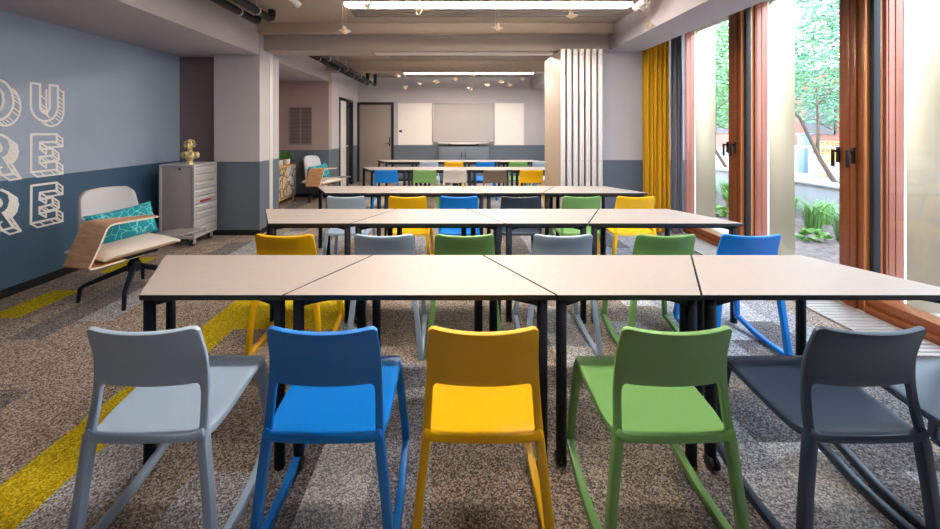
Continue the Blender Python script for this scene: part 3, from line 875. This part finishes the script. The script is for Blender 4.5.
obj('latch', boxes((hx+.008, hx+.03, -.11, .07, .535, .555)), M['red'], ct, bevel=.004)
for sx in (-1, 1):
    for sy in (-1, 1):
        bm = BM(); x, y = sx*(hx-.045), sy*(hy-.045)
        tube(bm, [(x-.014, y, .042), (x+.014, y, .042)], .042, 18); 
        w = obj('caster', bm, M['rubber'], ct, bevel=.004)
        f = boxes((x-.024, x-.018, y-.022, y+.022, .03, z0), (x+.018, x+.024, y-.022, y+.022, .03, z0), (x-.03, x+.03, y-.03, y+.03, z0-.012, z0)); obj('fork', f, M['alu'], w)
# bust
bt = thing('bust', 'small gilded bust with curly hair standing on the metal trolley', 'sculpture', (-3.34, 4.80, 1.0), .25)
bm = BM(); lathe(bm, [(.058, 0), (.060, .008), (.054, .018), (.040, .026), (.032, .045), (.036, .055), (.046, .062)], 24)
obj('plinth', bm, M['gold_bust'], bt)
bm = BM()
RX = lambda a: Matrix.Rotation(a, 4, 'X')
ellipsoid(bm, (0, 0, .115), (.082, .046, .060)); ellipsoid(bm, (0, -.012, .100), (.058, .045, .052)); ellipsoid(bm, (0, 0, .07), (.034, .030, .030))
for s in (-1, 1):
    ellipsoid(bm, (s*.075, .004, .118), (.033, .036, .045)); ellipsoid(bm, (s*.030, -.038, .135), (.018, .012, .040), Matrix.Rotation(s*.5, 4, 'Y'))
lathe(bm, [(.03, .14), (.027, .17), (.029, .20)], 16, (0, -.003, 0))
ellipsoid(bm, (0, -.012, .245), (.043, .050, .056)); ellipsoid(bm, (0, -.030, .212), (.028, .026, .022)); ellipsoid(bm, (0, -.060, .238), (.009, .013, .016))
ellipsoid(bm, (0, -.050, .262), (.032, .012, .008)); ellipsoid(bm, (0, -.056, .216), (.014, .007, .005)); ellipsoid(bm, (0, -.050, .202), (.014, .012, .011))
obj('figure', bm, M['gold_bust'], bt, remesh=.0045)
bm = BM(); hr = random.Random(3)
for k in range(60):
    a = hr.uniform(0, 2*PI); e = hr.uniform(-.5, 1.4)
    d = Vector((math.cos(a)*math.cos(e), math.sin(a)*math.cos(e), math.sin(e)))
    if d.y < -.35 and d.z < .55: continue
    p = Vector((0, -.002, .252))+Vector((d.x*.056, d.y*.056, d.z*.058)); q = hr.uniform(.013, .021)
    ellipsoid(bm, p, (q, q, q*.8), None, 1)
obj('hair', bm, M['gold_bust'], bt, remesh=.004)

# ------------------------------------------------------------------ patterned cabinet with plants in the niche
cb = thing('sideboard', 'oak sideboard with collage-patterned doors in the recess', 'cabinet', (-3.42, 7.0, 0))
obj('carcass', boxes((-.22, .20, -.72, .72, .10, .125), (-.22, .22, -.74, .74, .715, .74), (-.22, .20, -.74, -.715, .10, .715), (-.22, .20, .715, .74, .10, .715), (-.22, -.20, -.715, .715, .125, .715)), M['oak'], cb, bevel=.003)
for i in range(4):
    ya = -.712+i*.357
    d = obj('door', boxes((.195, .216, ya, ya+.352, .128, .712)), M['collage'] if i % 2 else M['collage2'], cb, bevel=.002)
    k = BM(); tube(k, [(.216, ya+(.32 if i % 2 == 0 else .03), .42), (.235, ya+(.32 if i % 2 == 0 else .03), .42)], .012, 12); obj('knob', k, M['black'], d)
for x in (-.18, .17):
    for y in (-.68, .68):
        k = BM(); tube(k, [(x, y, 0), (x, y, .10)], [.012, .018], 10); obj('leg', k, M['oak'], cb)
def plant(x, y, s, label):
    t = thing('potted_plant', label, 'plant', (x, y, .74), R.random()*6, 'pot plants on the sideboard')
    bm = BM(); lathe(bm, [(.045, 0), (.055, .02), (.062, .11), (.058, .112), (.054, .10), (.01, .098)], 18); obj('pot', bm, M['pot'], t)
    bm = BM()
    for k in range(int(90*s)):
        a = R.uniform(0, 2*PI); e = R.uniform(.1, 1.4); L = R.uniform(.05, .13)*s
        d = Vector((math.cos(a)*math.cos(e), math.sin(a)*math.cos(e), math.sin(e)))
        p = Vector((0, 0, .12))+d*L; u, w = frame_of(d); q = .022*s
        u = (u*math.cos(k)+w*math.sin(k))
        vs = [bm.verts.new(p+v) for v in (-d*q, u*q*.6, d*q*1.3+Vector((0, 0, -.006)), -u*q*.6)]
        bm.faces.new(vs)
    for k in range(10):
        a = k*.63; tube(bm, [(0, 0, .095), (.03*math.cos(a), .03*math.sin(a), .14), (.07*math.cos(a)*s, .07*math.sin(a)*s, .19)], .003, 5)
    obj('leaves', bm, M['leaf'], t)
plant(-3.33, 7.27, 1.3, 'bushier pot plant on the sideboard, beside the pillar edge')
plant(-3.34, 7.60, 1.25, 'pot plant on the sideboard nearer the recess wall')

# ------------------------------------------------------------------ hanging paper birds
def bird(px, py, Y, label, group, s=1.0, rz=0):
    x = (px-453)/378*Y; z = 1.45-(py-129)/378*Y
    t = thing('paper_bird', label, 'paper bird', (x, Y, z), rz, group)
    bm = BM()
    a, b = .085*s, .05*s
    v = [bm.verts.new(q) for q in ((-a, 0, .01*s), (a*.9, 0, .018*s), (0, -b, .012*s), (0, b, .012*s), (.01*s, 0, -.042*s), (0, 0, .018*s), (a*1.15, 0, .0))]
    for f in ((0, 2, 5), (2, 1, 5), (1, 3, 5), (3, 0, 5), (0, 4, 2), (2, 4, 1), (1, 4, 3), (3, 4, 0), (1, 6, 4)): bm.faces.new([v[i] for i in f])
    obj('body', bm, M['paper'], t)
    bm = BM()
    for sg in (-1, 1):
        w = [bm.verts.new(q) for q in ((-.035*s, 0, .012*s), (.045*s, 0, .012*s), (-.01*s, sg*.11*s, .045*s))]
        w2 = [bm.verts.new(q.co+Vector((0, 0, .003))) for q in w]
        bm.faces.new(w); bm.faces.new(w2[::-1])
        for i in range(3): bm.faces.new((w[i], w[(i+1) % 3], w2[(i+1) % 3], w2[i]))
    obj('wing', bm, M['paper'], t)
    bm = BM()
    for q in (-.025, .03): tube(bm, [(q*s, 0, .015*s), (q*s*.6, 0, ZC-z)], .0012, 5)
    obj('thread', bm, M['wire'], t)
o5 = ['first', 'second', 'third', 'fourth', 'fifth', 'sixth', 'seventh', 'eighth', 'ninth', 'tenth', 'eleventh']
for i, (px, py, Y, rz) in enumerate(((344, 31, 3.6, .3), (367, 6, 3.5, 1.2), (419, 12, 3.7, 2.2), (497, 28, 3.75, .2), (571, 16, 3.7, -.3), (642, 8, 3.5, .5), (648, 26, 3.7, -.1))):
    bird(px, py, Y, '%s folded paper bird from the pipe side, hanging below the front light strip' % o5[i], 'paper birds in the front bay', .72, rz)
for i, (px, py, Y, rz) in enumerate(((397, 76, 8.38, .3), (405, 88, 8.35, 1.2), (420, 84, 9.15, 2), (436, 82, 8.36, .4), (455, 79, 9.2, .2), (470, 89, 8.34, .9), (473, 75, 8.36, -.3), (487, 85, 9.15, .5), (501, 82, 9.2, .1), (509, 85, 8.36, -.2), (522, 79, 9.2, .4))):
    bird(px, py, Y, '%s folded paper bird from the door side, hanging in the far bay' % o5[i], 'paper birds in the far bay', 1.0, rz)

# ------------------------------------------------------------------ outside
bm = boxes((XR+.1, 6.3, -6, 16, -.2, -.03)); o = struct('ground', bm, M['soil'], 'dark planting bed soil outside the windows', 'soil')
bm = boxes((XR+.12, 3.95, -6, 16, -.2, .0)); struct('path', bm, M['paving'], 'pale paving strip outside the glass', 'paving')
bm = boxes((6.7, 40, -14, 40, -.2, .30)); struct('terrace', bm, M['paving'], 'pale terrace beyond the planting bed', 'terrace')
bm = boxes((6.3, 6.7, -6, 16, -.2, .47), (6.26, 6.74, -6, 16, .47, .51)); struct('garden_wall', bm, M['concrete'], 'low pale concrete wall along the planting bed', 'wall', bevel=.01)
bm = boxes((17, 17.6, -14, 34, -.2, 4.2))
for k in range(14):
    box(bm, 16.93, 17, -12+k*3.2, -10.6+k*3.2, 1.2, 3.0, 1)
tag(obj('building', bm, [M['facade'], M['dark_glass']]), 'terracotta building behind the garden trees', 'building')

def leaf_cloud(bm, c, r, n, size, rr):
    for _ in range(n):
        while True:
            d = Vector((rr.uniform(-1, 1), rr.uniform(-1, 1), rr.uniform(-1, 1)))
            if d.length < 1: break
        p = Vector(c)+Vector((d.x*r[0], d.y*r[1], d.z*r[2]))
        a = Vector((rr.gauss(0, 1), rr.gauss(0, 1), rr.gauss(0, 1))).normalized()
        u, w = frame_of(a); q = size*rr.uniform(.6, 1.3)
        vs = [bm.verts.new(p+k) for k in (-u*q, w*q*.45, u*q, -w*q*.45)]
        bm.faces.new(vs)
def tree(x, y, base, trunks, clouds, m, label, seed):
    rr = random.Random(seed)
    t = thing('garden_tree', label, 'tree', (x, y, base), 0, 'garden trees')
    bm = BM()
    for pts, r0, r1 in trunks:
        n = len(pts); tube(bm, pts, [r0+(r1-r0)*i/(n-1) for i in range(n)], 10)
    obj('trunk', bm, M['bark'], t)
    bm = BM()
    for c, r, n, s in clouds: leaf_cloud(bm, c, r, n, s, rr)
    o = obj('crown', bm, M[m], t)
T1 = [([(0, 0, 0), (-.25, -.05, .15), (-.50, -.05, .55), (-.68, 0, 1.0), (-.85, 0, 1.35), (-1.05, .1, 1.65)], .045, .02),
      ([(-.55, -.04, .65), (-.50, 0, 1.1), (-.42, .1, 1.5), (-.45, .1, 2.1)], .032, .014), ([(-.45, .08, 1.3), (-.15, .1, 1.15), (.2, 0, 1.25)], .02, .008),
      ([(-.46, .08, 1.6), (-.1, .15, 1.9), (.25, .2, 2.2)], .018, .007), ([(-.95, .05, 1.5), (-1.2, -.2, 2.0)], .016, .006)]
CL = [((-.4, .1, 2.6), (1.3, 1.2, .9), 1900, .032), ((-1.2, 0, 2.0), (.6, .7, .5), 600, .03), ((.3, .2, 2.0), (.8, .7, .4), 500, .03), ((-.2, .2, 1.5), (.9, .6, .25), 350, .028), ((-.6, .2, 3.6), (1.1, 1.1, .7), 1000, .032)]
tree(7.60, 7.35, .30, T1, CL, 'foliage', 'slender curving tree seen through the second clear pane', 1)
tree(8.3, 6.1, .30, T1, CL, 'foliage2', 'slender tree seen through the glass beside the near frame', 2)
tree(7.3, 9.8, .30, T1, CL, 'foliage', 'garden tree glimpsed in the narrow pane near the curtain', 3)
T2 = [([(0, 0, 0), (.05, 0, 1.2), (0, .1, 2.6), (.05, 0, 4.6)], .12, .04)]
CL2 = [((0, 0, 3.6), (1.9, 1.9, 1.9), 3600, .10), ((0, 0, 1.9), (1.6, 1.7, .8), 1000, .08), ((0, 0, 6.2), (1.6, 1.6, 1.6), 1500, .11)]
for i, (x, y) in enumerate(((12.5, 9.5), (13.2, 12.6), (12.2, 15.6), (13.0, 6.6), (12.4, 18.6), (12.6, 2.0), (12.4, -2.5))):
    tree(x, y, .30, T2, CL2, 'foliage2' if i % 2 else 'foliage', '%s leafy background tree in front of the terracotta building' % o5[i], 10+i)

def grass_clump(x, y, n, h, label, m='grass'):
    bm = BM()
    for _ in range(n):
        a = R.uniform(0, 2*PI); L = h*R.uniform(.6, 1.1); lean = R.uniform(.15, .6)*L; r0 = R.uniform(0, .10)
        dx, dy = math.cos(a), math.sin(a); b = Vector((dx*r0, dy*r0, 0)); w = Vector((-dy, dx, 0))*.006
        p = [b, b+Vector((dx*lean*.3, dy*lean*.3, L*.6)), b+Vector((dx*lean, dy*lean, L*.75))]
        v = [bm.verts.new(p[0]-w), bm.verts.new(p[0]+w), bm.verts.new(p[1]+w), bm.verts.new(p[1]-w), bm.verts.new(p[2])]
        bm.faces.new(v[:4]); bm.faces.new((v[3], v[2], v[4]))
    o = obj('grass_clump', bm, M[m]); o.location = (x, y, -.03)
    tag(o, label, 'grass', 'ornamental grasses in the bed')
gi = 0
for row, xx in enumerate((5.2, 5.75)):
    for k in range(13):
        y = 3.6+k*.66+row*.33
        grass_clump(xx+R.uniform(-.12, .12), y, 150, R.uniform(.42, .55), 'tuft of ornamental grass number %d along the %s row by the low wall' % (k+1, ('outer', 'inner')[1-row] if False else ('near', 'far')[row]))
for i, (x, y) in enumerate(((4.75, 5.0), (4.5, 3.6), (5.1, 4.3), (4.6, 6.4))):
    bm = BM(); leaf_cloud(bm, (0, 0, .08), (.16, .16, .10), 60, .06, R)
    o = obj('ground_plant', bm, M['grass']); o.location = (x, y, -.03)
    tag(o, '%s low leafy plant in the soil of the planting bed' % o5[i], 'plant', 'low plants in the bed')
# terrace furniture
def garden_chair(x, y, rz, label):
    t = thing('garden_chair', label, 'garden chair', (x, y, .30), rz, 'yellow terrace chairs')
    bm = BM(); box(bm, -.24, .24, -.24, .24, .42, .445)
    obj('seat', bm, M['yellow_wire'], t, bevel=.006)
    bm = BM()
    for k in range(7): tube(bm, [(-.24+k*.08, .23, .44), (-.24+k*.08, .29, .86)], .010, 6)
    for z in (.5, .6, .7, .8, .86): tube(bm, [(-.25, .235+(z-.44)*.14, z), (.25, .235+(z-.44)*.14, z)], .010, 6)
    obj('backrest', bm, M['yellow_wire'], t)
    for sx in (-1, 1):
        for sy in (-1, 1):
            bm = BM(); tube(bm, [(sx*.2, sy*.2, .42), (sx*.23, sy*.23, 0)], .012, 8); obj('leg', bm, M['yellow_wire'], t)
garden_chair(8.9, 8.75, 2.2, 'yellow slatted terrace chair beside the curving tree trunk')
garden_chair(9.8, 11.2, 1.2, 'yellow slatted terrace chair further out behind the white table')
tt = thing('garden_table', 'white terrace table seen through the garden window', 'table', (8.6, 9.3, .30))
bm = boxes((-.6, .6, -.4, .4, .70, .73)); obj('tabletop', bm, M['white_paint'], tt, bevel=.006)
for sx in (-1, 1):
    for sy in (-1, 1): obj('leg', boxes((sx*.52-.03, sx*.52+.03, sy*.34-.03, sy*.34+.03, 0, .70)), M['white_paint'], tt)
tag(obj('terrace_post', boxes((9.2, 9.36, 10.0, 10.16, .3, 1.35))), 'slate blue post standing on the terrace', 'post') if False else None
tag(obj('terrace_post', boxes((9.2, 9.4, 9.9, 10.1, .3, 1.30), (9.17, 9.43, 9.87, 10.13, 1.30, 1.34)), M['blue_post'], bevel=.005), 'slate blue post standing on the terrace', 'post')

# ------------------------------------------------------------------ world, camera, view
W = bpy.data.worlds.new('World'); bpy.context.scene.world = W; W.use_nodes = True
nt = W.node_tree; bg = nt.nodes['Background']
tc = nt.nodes.new('ShaderNodeTexCoord'); sp = nt.nodes.new('ShaderNodeSeparateXYZ')
rp = nt.nodes.new('ShaderNodeValToRGB'); e = rp.color_ramp.elements
e[0].position = .0; e[0].color = (.86, .93, 1, 1); e[1].position = .8; e[1].color = (.55, .75, 1, 1)
nt.links.new(tc.outputs['Generated'], sp.inputs[0]); nt.links.new(sp.outputs['Z'], rp.inputs['Fac']); nt.links.new(rp.outputs['Color'], bg.inputs['Color'])
bg.inputs['Strength'].default_value = 4.8

cam = bpy.data.cameras.new('Camera'); co = bpy.data.objects.new('Camera', cam); C.objects.link(co)
co.location = (0, 0, 1.45); co.rotation_euler = (PI/2, 0, 0)
cam.sensor_width = 36; cam.lens = 378/940*36
cam.shift_x = (470-453)/940; cam.shift_y = -(264.5-129)/940
cam.clip_start = .05; cam.clip_end = 200
S = bpy.context.scene; S.camera = co
S.view_settings.view_transform = 'Standard'; S.view_settings.look = 'None'
S.view_settings.gamma = 1; S.view_settings.use_curve_mapping = False
S.view_settings.exposure = 1.27
S.cycles.use_denoising = True
S.cycles.max_bounces = 8; S.cycles.diffuse_bounces = 5; S.cycles.transparent_max_bounces = 12
